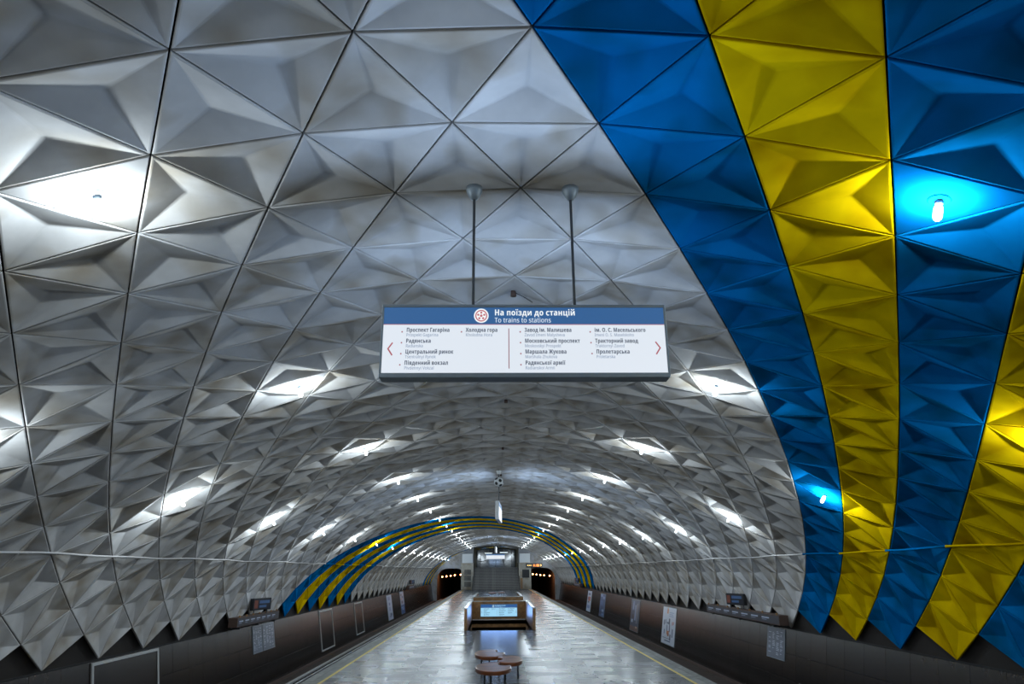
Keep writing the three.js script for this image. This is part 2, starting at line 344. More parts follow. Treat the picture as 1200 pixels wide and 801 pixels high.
// orange tunnel lamps
const words = ['first', 'second', 'third', 'fourth', 'fifth', 'sixth', 'seventh', 'eighth', 'ninth', 'tenth', 'eleventh', 'twelfth', 'thirteenth', 'fourteenth', 'fifteenth', 'sixteenth', 'seventeenth', 'eighteenth', 'nineteenth', 'twentieth', 'twenty-first', 'twenty-second'];
for (const s of [-1, 1]) for (let k = 0; k < 6; k++) {
  const side = s < 0 ? 'left' : 'right', x = s < 0 ? -7.95 + k * 0.6 + (k > 3 ? 0.25 : 0) : 4.95 + k * 0.55 + (k > 4 ? 0.25 : 0), y = (s < 0 ? 1.72 + k * 0.07 : 2.05 - k * 0.06), z = -108 - (s < 0 ? k : 5 - k) * 0.3;
  const t = thing('tunnel_lamp', 'orange lamp in the ' + side + ' tunnel, ' + words[k] + ' from the left', 'lamp', 'orange lamps in the ' + side + ' tunnel', [x, y, z]);
  part('lamp_stem', cyl(0.012, 0.012, 3.0 - y - 0.05, 0, (3.0 - y) / 2 + 0.04, 0, 8), M.black, t);
  part('lamp_holder', cyl(0.03, 0.05, 0.06, 0, 0.085, 0, 12), M.black, t);
  part('bulb', new THREE.SphereGeometry(0.1, 14, 10), M.orangeBulb, t);
  const l = new THREE.PointLight(lin(1, 0.34, 0.1), 1.3); l.castShadow = true; l.name = 'tunnel_lamp_light'; t.add(l); shadows(t);
}
function steps(name, label, n, rise, run, w, zA, dir, y0, mat, category = 'stairs') {   // dir -1 climbs away from the viewer
  const st = structure(name, label, category);
  for (let k = 0; k < n; k++) part('step', span(-w / 2, w / 2, y0 + (rise > 0 ? -0.2 : -3.2), y0 + rise * (k + 1), zA + dir * run * k, zA + dir * run * (rise > 0 ? n : k + 1)), mat, st);
  return st;
}
{
  const st = structure('stairs_far', 'grey stone staircase climbing to the hall at the far end', 'stairs');
  for (let k = 0; k < 18; k++) { const b = part('step', rbox(6.3, 0.165, 0.34, 0.012, 0, 0.165 * (k + 0.5), -101.2 - 0.31 * k - 0.17), M.stairStone, st); part('nosing', rbox(6.28, 0.03, 0.05, 0.006, 0, 0.165 * (k + 1) - 0.012, -101.2 - 0.31 * k - 0.018), M.nosing, b); }
  part('stair_base', span(-3.1, 3.1, -0.2, 0.1, -101.6, -107), M.stairStone, st);
  for (const s of [-1, 1]) {
    part('stair_cheek', (() => { const sh = new THREE.Shape(); sh.moveTo(0, -0.1); sh.lineTo(0, 0.55); sh.lineTo(5.8, 3.6); sh.lineTo(5.8, -0.1); const g = new THREE.ExtrudeGeometry(sh, { depth: 0.18, bevelEnabled: false }); meterUV(g); g.rotateY(Math.PI / 2); return g.translate(s * 3.24 - 0.09, 0, -101.1); })(), M.stairStone, st);
  }
  const hall = structure('floor_hall', 'hall floor at the top of the far stairs', 'floor');
  part('hall_slab', span(-3.3, 3.3, 2.6, 2.97, -106.75, -125), M.stairStone, hall);
  for (const s of [-1, 1]) {
    const w = structure('wall_hall_' + (s < 0 ? 'left' : 'right'), (s < 0 ? 'left' : 'right') + ' side wall of the far hall', 'wall');
    part('hall_side', span(s * 3.25, s * 3.55, -0.2, 6.2, Z_END - 0.5, -125), M.cream, w);
  }
  const e = structure('wall_hall_end', 'dark glazed wall at the back of the far hall', 'wall');
  part('end_panel', span(-3.6, 3.6, 2.6, 6.4, -121, -121.3), M.glassDark, e);
  for (const x of [-2.6, -1.3, 0, 1.3, 2.6]) part('mullion', span(x - 0.05, x + 0.05, 2.97, 5.8, -120.9, -121), M.metalDark, e);
  part('transom', span(-3.3, 3.3, 4.0, 4.1, -120.88, -121), M.metalDark, e);
}
// cream pilasters flanking the far stairs
for (const s of [-1, 1]) {
  const side = s < 0 ? 'left' : 'right';
  const t = thing('pilaster', 'cream pilaster ' + side + ' of the far stairs', 'pillar', 'pilasters flanking the far stairs', [s * 4.1, 0, Z_END + 0.27]);
  part('shaft', rbox(1.75, 3.6, 0.5, 0.02, 0, 1.8, 0), M.cream, t);
  part('upper_block', rbox(1.5, 1.25, 0.46, 0.02, 0, 4.225, 0), M.whitePlastic, t);
  if (s < 0) for (const y of [0.75, 1.55, 2.35]) part('framed_panel', rbox(0.95, 0.68, 0.04, 0.01, 0.05, y, 0.26), M.stairStone, t);
  else { part('dark_board', rbox(1.0, 1.1, 0.04, 0.01, 0.1, 2.1, 0.27), M.black, t); part('yellow_strip', rbox(0.3, 1.4, 0.04, 0.01, -0.5, 0.8, 0.26), M.brownStone, t); }
}
// near end: wall and stairs behind the viewer
{
  const w = structure('wall_back', 'plaster wall closing the station behind the viewpoint', 'wall');
  part('back_wall', span(-9.6, 9.6, -1.8, 6.8, zBack + 0.02, zBack + 0.4), M.plaster, w);
  const st = structure('stairs_near', 'granite stairs the photograph was taken from', 'stairs');
  for (let k = 0; k < 18; k++) part('step', span(-3.2, 3.2, k ? 0.165 * k - 0.05 : 0, 0.165 * (k + 1), -2.9 + 0.31 * k, -2.9 + 0.31 * 18), M.stairStone, st);
  part('landing', span(-5.06, 5.06, 2.5, 2.97, 2.68, zBack), M.stairStone, st);
}

// ---------------------------------------------------------------- stairwells in the platform
function stairwell(w, label, sign) {
  const t = thing('stairwell_parapet', label, 'parapet', null, [0, 0, 0]);
  const a = w.z0, b = w.z1, zc = Math.min(a, b), zd = Math.max(a, b);     // b is the closed end
  const bh = Math.sign(b - a);
  for (const s of [-1, 1]) {
    const wl = part('side_wall', rbox(0.14, 0.92, zd - zc + 0.14, 0.01, s * 1.57, 0.46, (zc + zd) / 2), M.brownStone, t);
    part('coping', rbox(0.17, 0.045, zd - zc + 0.17, 0.01, s * 1.57, 0.9425, (zc + zd) / 2), M.coping, wl);
    part('inner_lining', span(s * 1.5, s * 1.53, -2.6, 0, zc, zd), M.brownStone, t);
  }
  const bw = part('end_wall', span(-1.5, 1.5, -0.42, 0.92, b, b + bh * 0.14), M.brownStone, t);
  part('coping', rbox(3.0, 0.045, 0.17, 0.01, 0, 0.9425, b + bh * 0.07), M.coping, bw);
  part('ledge', rbox(2.98, 0.06, 0.05, 0.01, 0, -0.02, b - bh * 0.025), M.coping, bw);
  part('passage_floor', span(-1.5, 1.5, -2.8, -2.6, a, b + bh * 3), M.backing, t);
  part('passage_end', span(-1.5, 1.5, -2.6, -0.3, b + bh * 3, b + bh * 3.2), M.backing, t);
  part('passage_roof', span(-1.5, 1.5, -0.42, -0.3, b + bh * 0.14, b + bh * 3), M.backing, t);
  const n = 14; for (let k = 0; k < n; k++) part('step', span(-1.5, 1.5, -2.6, -0.17 * (k + 1), a + bh * (k * 0.32), a + bh * (k + 1) * 0.32), M.stairStone, t);
  for (const s of [-1, 1]) part('handrail', (() => { const c = new THREE.CatmullRomCurve3([[s * 1.38, 0.1, a + bh * 0.05], [s * 1.38, -0.05, a + bh * 0.5], [s * 1.38, -1.7, a + bh * 4]].map(v => new THREE.Vector3(...v)), false, 'catmullrom', 0.1); return new THREE.TubeGeometry(c, 24, 0.03, 8); })(), M.steel, t);
  return t;
}
stairwell(wells[0], 'brown stone parapet around the nearer stairwell, lit sign on its back wall');
stairwell(wells[1], 'brown stone parapet around the farther stairwell, behind the lit one');

// ---------------------------------------------------------------- signs
const drawSign = (g, W, Hh) => {
  const X = x => (x - 450) / (778 - 450) * W, Y = y => (y - 364) / (440 - 364) * Hh, px = W / 328;
  g.fillStyle = '#e9eef6'; g.fillRect(0, 0, W, Hh);
  g.fillStyle = '#2f5f95'; g.fillRect(0, 0, W, Y(384));
  g.fillStyle = '#b9707a'; g.fillRect(0, Y(384), W, Hh * 0.010);
  // round emblem
  g.fillStyle = '#ffffff'; g.beginPath(); g.arc(X(563.5), Y(374), 8.6 * px, 0, 7); g.fill();
  g.strokeStyle = '#c2606c'; g.lineWidth = 1.3 * px; g.beginPath(); g.arc(X(563.5), Y(374), 6.3 * px, 0, 7); g.stroke();
  g.fillStyle = '#c2606c'; for (let k = 0; k < 5; k++) { const a = k * 1.2566 - 1.57; g.beginPath(); g.arc(X(563.5) + 3.7 * px * Math.cos(a), Y(374) + 3.7 * px * Math.sin(a), 1.25 * px, 0, 7); g.fill(); }
  g.beginPath(); g.arc(X(563.5), Y(374), 1.5 * px, 0, 7); g.fill();
  const fit = (s, x, y, w, size, bold, col) => { g.font = (bold ? 'bold ' : '') + Math.round(size * px) + 'px sans-serif'; g.fillStyle = col; g.textBaseline = 'alphabetic'; const m = g.measureText(s).width; g.save(); g.translate(X(x), Y(y)); if (w) g.scale(w * px / m, 1); g.fillText(s, 0, 0); g.restore(); };
  fit('На поїзди до станцій', 578.7, 373.6, 95, 10, true, '#ffffff');
  fit('To trains to stations', 579, 382, 66, 8, false, '#f4f8ff');
  const ent = (x, k, a, b, wa, wb) => {
    const y = 393 + k * 12.6; fit(a, x, y, wa, 6.6, true, '#2c3a52'); fit(b, x, y + 5.2, wb, 4.9, false, '#7d90ad');
    g.fillStyle = '#9a4a58'; g.fillRect(X(x - 5.6), Y(y - 0.8), 1.5 * px, 1.5 * px);
  };
  ent(477.2, 0, 'Проспект Гагаріна', 'Prospekt Gagarina', 50, 37); ent(477, 1, 'Радянська', 'Radianska', 29, 20);
  ent(476.8, 2, 'Центральний ринок', 'Tsentralnyi Rynok', 55, 35); ent(476.2, 3, 'Південний вокзал', 'Pivdennyi Vokzal', 50, 34);
  ent(545.6, 0, 'Холодна гора', 'Kholodna Hora', 37, 31);
  ent(613.6, 0, 'Завод ім. Малишева', 'Zavod Imeni Malysheva', 55, 47); ent(613.8, 1, 'Московський проспект', 'Moskovskyi Prospekt', 64, 42);
  ent(614, 2, 'Маршала Жукова', 'Marshala Zhukova', 48, 37); ent(614, 3, 'Радянської армії', 'Radianskoi Armii', 46, 34);
  ent(695, 0, 'ім. О. С. Масельського', 'Imeni O. S. Maselskoho', 60, 46); ent(695.4, 1, 'Тракторний завод', 'Traktornyi Zavod', 50, 34); ent(696, 2, 'Пролетарська', 'Proletarska', 39, 22);
  g.strokeStyle = '#8b4d57'; g.lineWidth = 0.9 * px; g.beginPath(); g.moveTo(X(595.5), Y(389)); g.lineTo(X(595.5), Y(435)); g.stroke();
  g.strokeStyle = '#b0505c'; g.lineWidth = 1.5 * px;
  g.beginPath(); g.moveTo(X(462), Y(405.5)); g.lineTo(X(457), Y(412.5)); g.lineTo(X(462), Y(420)); g.stroke();
  g.beginPath(); g.moveTo(X(765.5), Y(404.5)); g.lineTo(X(770.5), Y(411.5)); g.lineTo(X(765.5), Y(419)); g.stroke();
};
const signTex = canvasTexture(2048, 480, drawSign);
const plainSignTex = canvasTexture(512, 128, (g, W, Hh) => { g.fillStyle = '#eef2f8'; g.fillRect(0, 0, W, Hh); g.fillStyle = '#3d6ba0'; g.fillRect(0, 0, W, Hh * 0.24); });
const lit = (t, k) => new THREE.MeshStandardMaterial({ color: lin(0.04, 0.04, 0.04), emissive: lin(0.95, 0.98, 1.0), emissiveMap: t, emissiveIntensity: k, roughness: 0.35 });
M.signFace = lit(signTex, 0.95); M.signFaceCold = lit(signTex, 0.95); M.signFaceCold.emissive.setRGB(0.42, 0.8, 1); M.signBack = lit(plainSignTex, 0.9);
function rectLight(parent, w, h, z, dir, power) {
  const l = new THREE.RectAreaLight(lin(...SIGN_COLOR), power, w, h); l.position.set(0, 0, z); l.name = 'sign_light';
  if (dir > 0) l.rotation.y = Math.PI; parent.add(l); return l;     // a RectAreaLight shines towards its own -z
}
function hangingSign(pos, turn, label, face, cups = true, power = SIGN_LIGHT) {
  const t = thing('hanging_sign', label, 'sign', null, pos); t.rotation.y = turn;
  const W = 2.47, Hh = 0.60, D = 0.16;
  part('housing', [rbox(W + 0.03, 0.03, D, 0.008, 0, Hh / 2 + 0.012, 0), rbox(W + 0.03, 0.045, D, 0.008, 0, -Hh / 2 - 0.02, 0), rbox(0.02, Hh, D, 0.005, -W / 2 - 0.005, 0, 0), rbox(0.02, Hh, D, 0.005, W / 2 + 0.005, 0, 0), span(-W / 2, W / 2, -Hh / 2, Hh / 2, -D / 2 + 0.012, D / 2 - 0.012)], M.metalGrey, t);
  const fg = new THREE.PlaneGeometry(W, Hh);
  part('face', [span(-W / 2, W / 2, -Hh / 2, Hh / 2, D / 2 - 0.012, D / 2 - 0.006)], M.whitePlastic, t);
  part('lit_face', fg.clone().translate(0, 0, D / 2 - 0.004), face, t);
  part('lit_face', fg.clone().rotateY(Math.PI).translate(0, 0, -D / 2 + 0.004), M.signBack, t);
  rectLight(t, W * 0.96, Hh * 0.9, D / 2 + 0.006, 1, power); rectLight(t, W * 0.96, Hh * 0.9, -D / 2 - 0.006, -1, power);
  for (const x of cups ? [-0.455, 0.455] : []) {
    const top = 6.06 - pos[1];
    part('rod', cyl(0.013, 0.013, top - Hh / 2, x, (top + Hh / 2) / 2, 0, 12), M.metalDark, t);
    part('ceiling_cup', lathe([[0.014, -0.13], [0.03, -0.125], [0.055, -0.09], [0.075, -0.04], [0.08, 0], [0.0, 0.0]]).translate(x, top, 0), M.metalGrey, t);
  }
  for (const x of [-0.65, -0.1, 0.6]) part('cable_clip', rbox(0.04, 0.025, 0.04, 0.005, x, Hh / 2 + 0.035, 0), M.metalDark, t);
  return t;
}
hangingSign([0.01, 4.52, -5.77], 0, 'large lit train direction sign hanging on two rods from the vault', M.signFace);
hangingSign([-0.12, 4.3, -95.5], 0, 'small distant lit white sign hanging before the far hall', M.signBack);
// sign fixed on the stairwell's back wall
{
  const t = thing('lit_wall_sign', 'lit blue and white direction sign on the stairwell back wall', 'sign', null, [0.0, 0.46, wells[0].z1 + 0.03]);
  part('housing', rbox(2.1, 0.68, 0.06, 0.01), M.metalGrey, t);
  part('lit_face', new THREE.PlaneGeometry(2.04, 0.62).translate(0, 0, 0.034), M.signFaceCold, t);
  rectLight(t, 2.0, 0.58, 0.04, 1, 5).color.setRGB(0.22, 0.42, 1);
}
// signs crowned by a football, turned side on
for (const [z, lab] of [[-25.5, 'narrow edge-on hanging sign below a black and white football'], [-76.9, 'farther edge-on hanging sign with football, near the end hall']]) {
  const t = thing('football_sign', lab, 'sign', 'football signs along the vault crown', [-0.09, 0, z]);
  const top = 6.07;
  part('ceiling_cup', [cyl(0.10, 0.10, 0.03, 0, top - 0.02, 0), cyl(0.085, 0.05, 0.09, 0, top - 0.08, 0)], M.whitePlastic, t);
  part('rod', cyl(0.018, 0.018, 1.1, 0, 5.55, 0, 10), M.metalDark, t);
  const ball = part('football', new THREE.SphereGeometry(0.175, 32, 20), M.whitePlastic, t, [0, 5.66, 0]);
  const ico = new THREE.IcosahedronGeometry(1, 0), dirs = []; const pa = ico.attributes.position;
  for (let k = 0; k < pa.count; k++) { const v = new THREE.Vector3().fromBufferAttribute(pa, k); if (!dirs.some(d => d.distanceTo(v) < 0.1)) dirs.push(v); }
  const qr = new THREE.Quaternion().setFromEuler(new THREE.Euler(0.35, 0.4, 0.1));
  for (const d of dirs) { d.applyQuaternion(qr); const g = new THREE.SphereGeometry(0.178, 10, 4, 0, Math.PI * 2, 0, 0.36); g.applyQuaternion(new THREE.Quaternion().setFromUnitVectors(new THREE.Vector3(0, 1, 0), d)); part('black_patch', g, M.black, ball); }
  const b = new THREE.Group(); b.name = 'sign_box'; b.position.set(0, 4.67, -1.2); b.rotation.y = Math.PI / 2 - 0.055; t.add(b);
  part('housing', rbox(2.4, 0.66, 0.12, 0.012), M.whitePlastic, b);
  for (const s of [-1, 1]) { part('lit_face', new THREE.PlaneGeometry(2.34, 0.6).rotateY(s < 0 ? Math.PI : 0).translate(0, 0, s * 0.064), M.signBack, b); rectLight(b, 2.3, 0.56, s * 0.07, s, SIGN_LIGHT); }
  shadows(t);
}

// ---------------------------------------------------------------- vault lamps
{
  const flange = lathe([[0.0, 0.0], [0.034, 0.002], [0.036, 0.012], [0.075, 0.016], [0.088, 0.008], [0.09, 0.0]]);
  const socket = lathe([[0.0, 0.005], [0.034, 0.008], [0.031, 0.03], [0.034, 0.036], [0.03, 0.05], [0.024, 0.056], [0, 0.056]], 20);
  const bulb = lathe([[0.0, 0.05], [0.026, 0.055], [0.034, 0.075], [0.037, 0.10], [0.037, 0.16], [0.033, 0.185], [0.022, 0.2], [0, 0.205]], 20);
  const rows = new Map();
  for (const p of lampSpots) { const row = (Math.abs(p.j) === 6 ? 'upper ' : 'lower ') + (p.j < 0 ? 'left' : 'right'); if (!rows.has(row)) rows.set(row, []); rows.get(row).push(p); }
  for (const [row, list] of rows) {
    let n = 0, hid = 0;
    for (const p of list) {
      const seen = -p.pos.z > (row.startsWith('upper') ? 3 : 9);
      const lab = seen ? 'bare white bulb in the ' + row + ' lamp row, ' + words[n++] + ' from the viewer' : 'bare bulb of the ' + row + ' lamp row, outside the picture, ' + words[hid++] + ' of these';
      const t = thing('vault_lamp', lab, 'lamp', row + ' row of vault lamps', p.pos.toArray());
      t.quaternion.setFromUnitVectors(new THREE.Vector3(0, 1, 0), p.n);
      const c = bandColour(p.i + (Math.abs(p.j) === 6 ? 1 / 3 : 2 / 3), p.j);
      part('flange', flange, c === 'white' ? M.metalGrey : M[c][0], t);
      part('socket', socket, M.metalGrey, t); part('bulb', bulb, M.bulb, t);
      const l = new THREE.PointLight(lin(...LAMP_COLOR), LAMP_POWER); l.position.set(0, 0.13, 0); l.castShadow = true; l.name = 'vault_lamp_light'; l.shadow.radius = 1.5; t.add(l);
    }
  }
}
// empty sockets along the crown
for (let k = 0; k < 8; k++) {
  const i = 4 + 6 * k, g = panelGeometry(0, false, 'coarse'), z = g.c.z + ringZ(i), y = g.c.y + DEPTH * 0.97;
  const t = thing('empty_socket', 'dark empty lamp socket at the vault crown, ' + words[k] + ' from the viewer', 'socket', 'empty sockets along the crown', [0, y, z]);
  part('socket_ring', lathe([[0.03, 0], [0.06, -0.005], [0.065, 0.01], [0.03, 0.02], [0.03, 0]], 18), M.metalDark, t);
  part('socket_core', cyl(0.032, 0.04, 0.09, 0, -0.035, 0, 14), M.rail, t);
  if (k === 0) part('loose_wire', new THREE.TubeGeometry(new THREE.CatmullRomCurve3([[0.02, -0.03, 0], [0.12, -0.1, 0.05], [0.25, -0.2, 0.08]].map(v => new THREE.Vector3(...v))), 10, 0.006, 6), M.black, t);
}

// ---------------------------------------------------------------- conduit along both sides of the vault
for (const s of [-1, 1]) {
  const t = thing('cable_conduit', 'thin ' + (s < 0 ? 'white conduit running along the left side of the vault' : 'conduit on the right vault side, painted to match the bands'), 'pipe', null, [0, 0, 0]);
  const [x, y] = profileAt(14.95); let run = null;
  const at = (f) => new THREE.Vector3(s * (x - 0.06), y - 0.005 + 0.012 * Math.sin(f * 0.9) + 0.008 * Math.sin(f * 2.3), ringZ(f));
  const flush = () => { if (!run) return; const pts = []; for (let f = run.a; f <= run.b + 0.01; f += 0.5) pts.push(at(f)); if (pts.length > 1) part('pipe_length', new THREE.TubeGeometry(new THREE.CatmullRomCurve3(pts), pts.length * 2, 0.021, 8), M[run.c][0], t); run = null; };
  for (let f = -6; f < 94; f += 0.5) { const c = bandColour(f + 0.25, s * 15); if (!run || run.c !== c) { flush(); run = { a: f, b: f + 0.5, c }; } else run.b = f + 0.5; }
  flush();
  for (let f = 1; f < 60; f += 1) { const p = at(f); part('pipe_clip', rbox(0.06, 0.05, 0.025, 0.005, p.x + s * 0.02, p.y, p.z), M[bandColour(f, s * 15)][0], t); }
}

// ---------------------------------------------------------------- track wall furniture
function onWall(name, label, category, s, zc, y0, y1, group) {       // a thing leaning with the track wall, local x along the track
  const yc = (y0 + y1) / 2, t = thing(name, label, category, group, [s * (wallX(yc) - 0.012), yc, zc]);
  t.rotation.order = 'YXZ'; t.rotation.y = s < 0 ? Math.PI / 2 : -Math.PI / 2; t.rotation.x = -WALL_TILT; return t;
}
function poster(label, s, za, zb, y0, y1, draw, w = 256, h = 420) {
  const t = onWall('poster', label, 'poster', s, -(za + zb) / 2, y0, y1, 'posters on the track walls');
  const W = Math.abs(zb - za), Hh = y1 - y0;
  part('backing_board', rbox(W, Hh, 0.02, 0.004), M.metalGrey, t);
  part('print', new THREE.PlaneGeometry(W - 0.06, Hh - 0.06).translate(0, 0, 0.0115), new THREE.MeshStandardMaterial({ map: canvasTexture(w, h, draw), roughness: 0.35 }), t);
}
const blobs = (g, W, Hh, list) => { for (const [c, x, y, w, h] of list) { g.fillStyle = c; g.fillRect(x * W, y * Hh, w * W, h * Hh); } };
poster('white poster with scattered blue and orange figures, nearest on the right wall', 1, 38.0, 40.9, -1.22, 0.66, (g, W, H2) => {
  blobs(g, W, H2, [['#d5dcea', 0, 0, 1, 1], ['#d9894a', 0.33, 0.03, 0.1, 0.14], ['#e8b48a', 0.36, 0.0, 0.05, 0.05], ['#9db0cf', 0.5, 0.12, 0.35, 0.02], ['#9db0cf', 0.5, 0.17, 0.3, 0.02], ['#9db0cf', 0.5, 0.22, 0.33, 0.02], ['#45506e', 0.12, 0.36, 0.07, 0.14], ['#45506e', 0.24, 0.34, 0.05, 0.12], ['#3c4560', 0.5, 0.30, 0.09, 0.16], ['#566384', 0.36, 0.4, 0.16, 0.05], ['#c2604a', 0.75, 0.37, 0.05, 0.09], ['#b84d3c', 0.83, 0.36, 0.04, 0.08], ['#4a5b86', 0.36, 0.48, 0.05, 0.18], ['#3f4c70', 0.55, 0.46, 0.06, 0.2], ['#2f3d66', 0.78, 0.56, 0.06, 0.22], ['#c9773e', 0.38, 0.64, 0.17, 0.1], ['#a85a34', 0.44, 0.70, 0.12, 0.08], ['#596a92', 0.16, 0.62, 0.06, 0.12], ['#353f5c', 0.62, 0.72, 0.08, 0.16], ['#2a3146', 0.08, 0.84, 0.55, 0.012], ['#44507a', 0.25, 0.90, 0.45, 0.03]]);
});
poster('dark navy poster with pale vertical stripe on the right wall', 1, 47.4, 50.2, -1.28, 0.68, (g, W, H2) => {
  blobs(g, W, H2, [['#39425c', 0, 0, 1, 1], ['#6d7fa6', 0.2, 0.04, 0.2, 0.3], ['#aab9d6', 0.24, 0.1, 0.08, 0.2], ['#97a5c0', 0.48, 0.16, 0.16, 0.5], ['#b9b4b0', 0.72, 0.1, 0.05, 0.65], ['#5a5f70', 0.8, 0.05, 0.1, 0.7], ['#c9d4ea', 0.12, 0.64, 0.2, 0.1], ['#23283a', 0.1, 0.48, 0.3, 0.12], ['#6b4a40', 0, 0.85, 1, 0.15], ['#d0b3a0', 0.68, 0.84, 0.2, 0.06]]);
});
poster('blue patterned poster on the right wall beside the white and red one', 1, 61.8, 64.7, -1.25, 0.6, (g, W, H2) => {
  blobs(g, W, H2, [['#3d5f92', 0, 0, 1, 1], ['#9fb7da', 0.1, 0.03, 0.35, 0.1], ['#8fa9d0', 0.5, 0.1, 0.4, 0.12], ['#5478ad', 0.1, 0.3, 0.5, 0.2], ['#27426f', 0.2, 0.55, 0.6, 0.16], ['#b7c7df', 0.5, 0.68, 0.35, 0.1], ['#22375c', 0.05, 0.78, 0.5, 0.12], ['#7d4a68', 0.05, 0.9, 0.25, 0.05], ['#7f9cc8', 0.5, 0.86, 0.4, 0.08]]);
});
poster('white poster with red and orange middle, farthest on the right wall', 1, 70.4, 73.4, -1.3, 0.62, (g, W, H2) => {
  blobs(g, W, H2, [['#ccd3e4', 0, 0, 1, 1], ['#5f6c8e', 0.2, 0.1, 0.5, 0.1], ['#c46b4a', 0.2, 0.28, 0.6, 0.2], ['#8a5a7a', 0.1, 0.33, 0.4, 0.08], ['#46486a', 0.2, 0.5, 0.35, 0.08], ['#7d93c4', 0.15, 0.7, 0.6, 0.15]]);
});
poster('pale poster with small blue drawing on the left wall', -1, 60.9, 63.7, -1.28, 0.7, (g, W, H2) => {
  blobs(g, W, H2, [['#bcc3d8', 0, 0, 1, 1], ['#8a90b4', 0.2, 0.05, 0.5, 0.16], ['#5366a0', 0.35, 0.3, 0.25, 0.12], ['#8f9cc0', 0.3, 0.48, 0.35, 0.16], ['#3a4a74', 0.45, 0.74, 0.35, 0.1], ['#6d7da4', 0.3, 0.84, 0.4, 0.06]]);
});
poster('poster with pale top and deep blue lower third on the left wall', -1, 69.3, 72.0, -1.25, 0.75, (g, W, H2) => {
  blobs(g, W, H2, [['#b2b2c2', 0, 0, 1, 1], ['#6b5364', 0.1, 0.1, 0.4, 0.08], ['#4b5876', 0.4, 0.2, 0.4, 0.1], ['#c09a8a', 0.1, 0.28, 0.4, 0.1], ['#6a4c58', 0.2, 0.42, 0.5, 0.12], ['#274a86', 0, 0.6, 1, 0.4], ['#86a4d0', 0.1, 0.7, 0.6, 0.06], ['#b5c6e0', 0.3, 0.78, 0.4, 0.05]]);
});
function wallFrame(label, za, zb, y0, y1) {
  const t = onWall('wall_frame', label, 'frame', -1, -(za + zb) / 2, y0, y1, 'empty frames on the left track wall');
  const W = Math.abs(zb - za), Hh = y1 - y0, b = 0.07;
  part('dark_panel', rbox(W - b, Hh - b, 0.012, 0.003), M.slab[1], t);
  for (const q of [-1, 1]) { part('frame_bar', rbox(W, b, 0.035, 0.006, 0, q * (Hh - b) / 2, 0.01), M.frameGrey, t); part('frame_bar', rbox(b, Hh - 2 * b, 0.035, 0.006, q * (W - b) / 2, 0, 0.01), M.frameGrey, t); }
}
wallFrame('wide grey-edged empty frame, nearest on the left track wall', 17.0, 20.2, -1.25, 0.74);
wallFrame('grey-edged empty frame on the left wall under the blue and yellow teeth', 37.9, 40.8, -1.22, 0.72);
wallFrame('grey-edged empty frame on the left wall, beyond the banded teeth', 47.1, 49.8, -1.22, 0.70);
// information boards with rows of pale writing
const boardTex = (sd) => canvasTexture(256, 256, (g, W, H2) => {
  let s = sd; const r = () => { s = (s * 1664525 + 1013904223) >>> 0; return s / 4294967296; };
  g.fillStyle = '#59616f'; g.fillRect(0, 0, W, H2); g.fillStyle = '#c3cad8';
  for (let c = 0; c < 4; c++) for (let k = 0; k < 17; k++) if (r() > 0.35) g.fillRect(W * (0.08 + c * 0.23), H2 * (0.1 + k * 0.048), W * (0.06 + 0.11 * r()), H2 * 0.018);
});
function board(label, s, za, zb, sd) {
  const t = onWall('information_board', label, 'board', s, -(za + zb) / 2, -0.24, 0.72, 'station list boards under the line displays');
  const W = Math.abs(zb - za); part('board_panel', rbox(W, 0.96, 0.018, 0.004), M.metalGrey, t);
  part('print', new THREE.PlaneGeometry(W - 0.04, 0.92).translate(0, 0, 0.0105), new THREE.MeshStandardMaterial({ map: boardTex(sd), roughness: 0.4 }), t);
}
board('grey station list board, nearer of the pair on the left wall', -1, 27.7, 28.78, 5);
board('grey station list board, farther of the pair on the left wall', -1, 28.84, 30.3, 9);
board('grey station list board on the right wall below the line display', 1, 24.0, 25.5, 13);
// line display boxes along the wall top and the name boards above them
const stripTex = canvasTexture(1024, 64, (g, W, H2) => { g.fillStyle = '#2b2c35'; g.fillRect(0, 0, W, H2); for (let k = 0; k < 7; k++) { g.fillStyle = '#b9c2d4'; g.fillRect(W * (0.03 + k * 0.13), H2 * 0.30, W * 0.085, H2 * 0.16); g.fillStyle = '#8791a8'; g.fillRect(W * (0.03 + k * 0.13), H2 * 0.58, W * 0.055, H2 * 0.1); } });
const nameTex = canvasTexture(256, 96, (g, W, H2) => { g.fillStyle = '#22252e'; g.fillRect(0, 0, W, H2); g.fillStyle = '#7c4638'; g.fillRect(W * 0.03, H2 * 0.1, W * 0.2, H2 * 0.8); g.fillStyle = '#48648a'; g.fillRect(W * 0.32, H2 * 0.14, W * 0.6, H2 * 0.3); g.fillRect(W * 0.32, H2 * 0.6, W * 0.42, H2 * 0.24); });
M.strip = new THREE.MeshStandardMaterial({ map: stripTex, roughness: 0.4 }); M.nameFace = new THREE.MeshStandardMaterial({ map: nameTex, roughness: 0.3 });
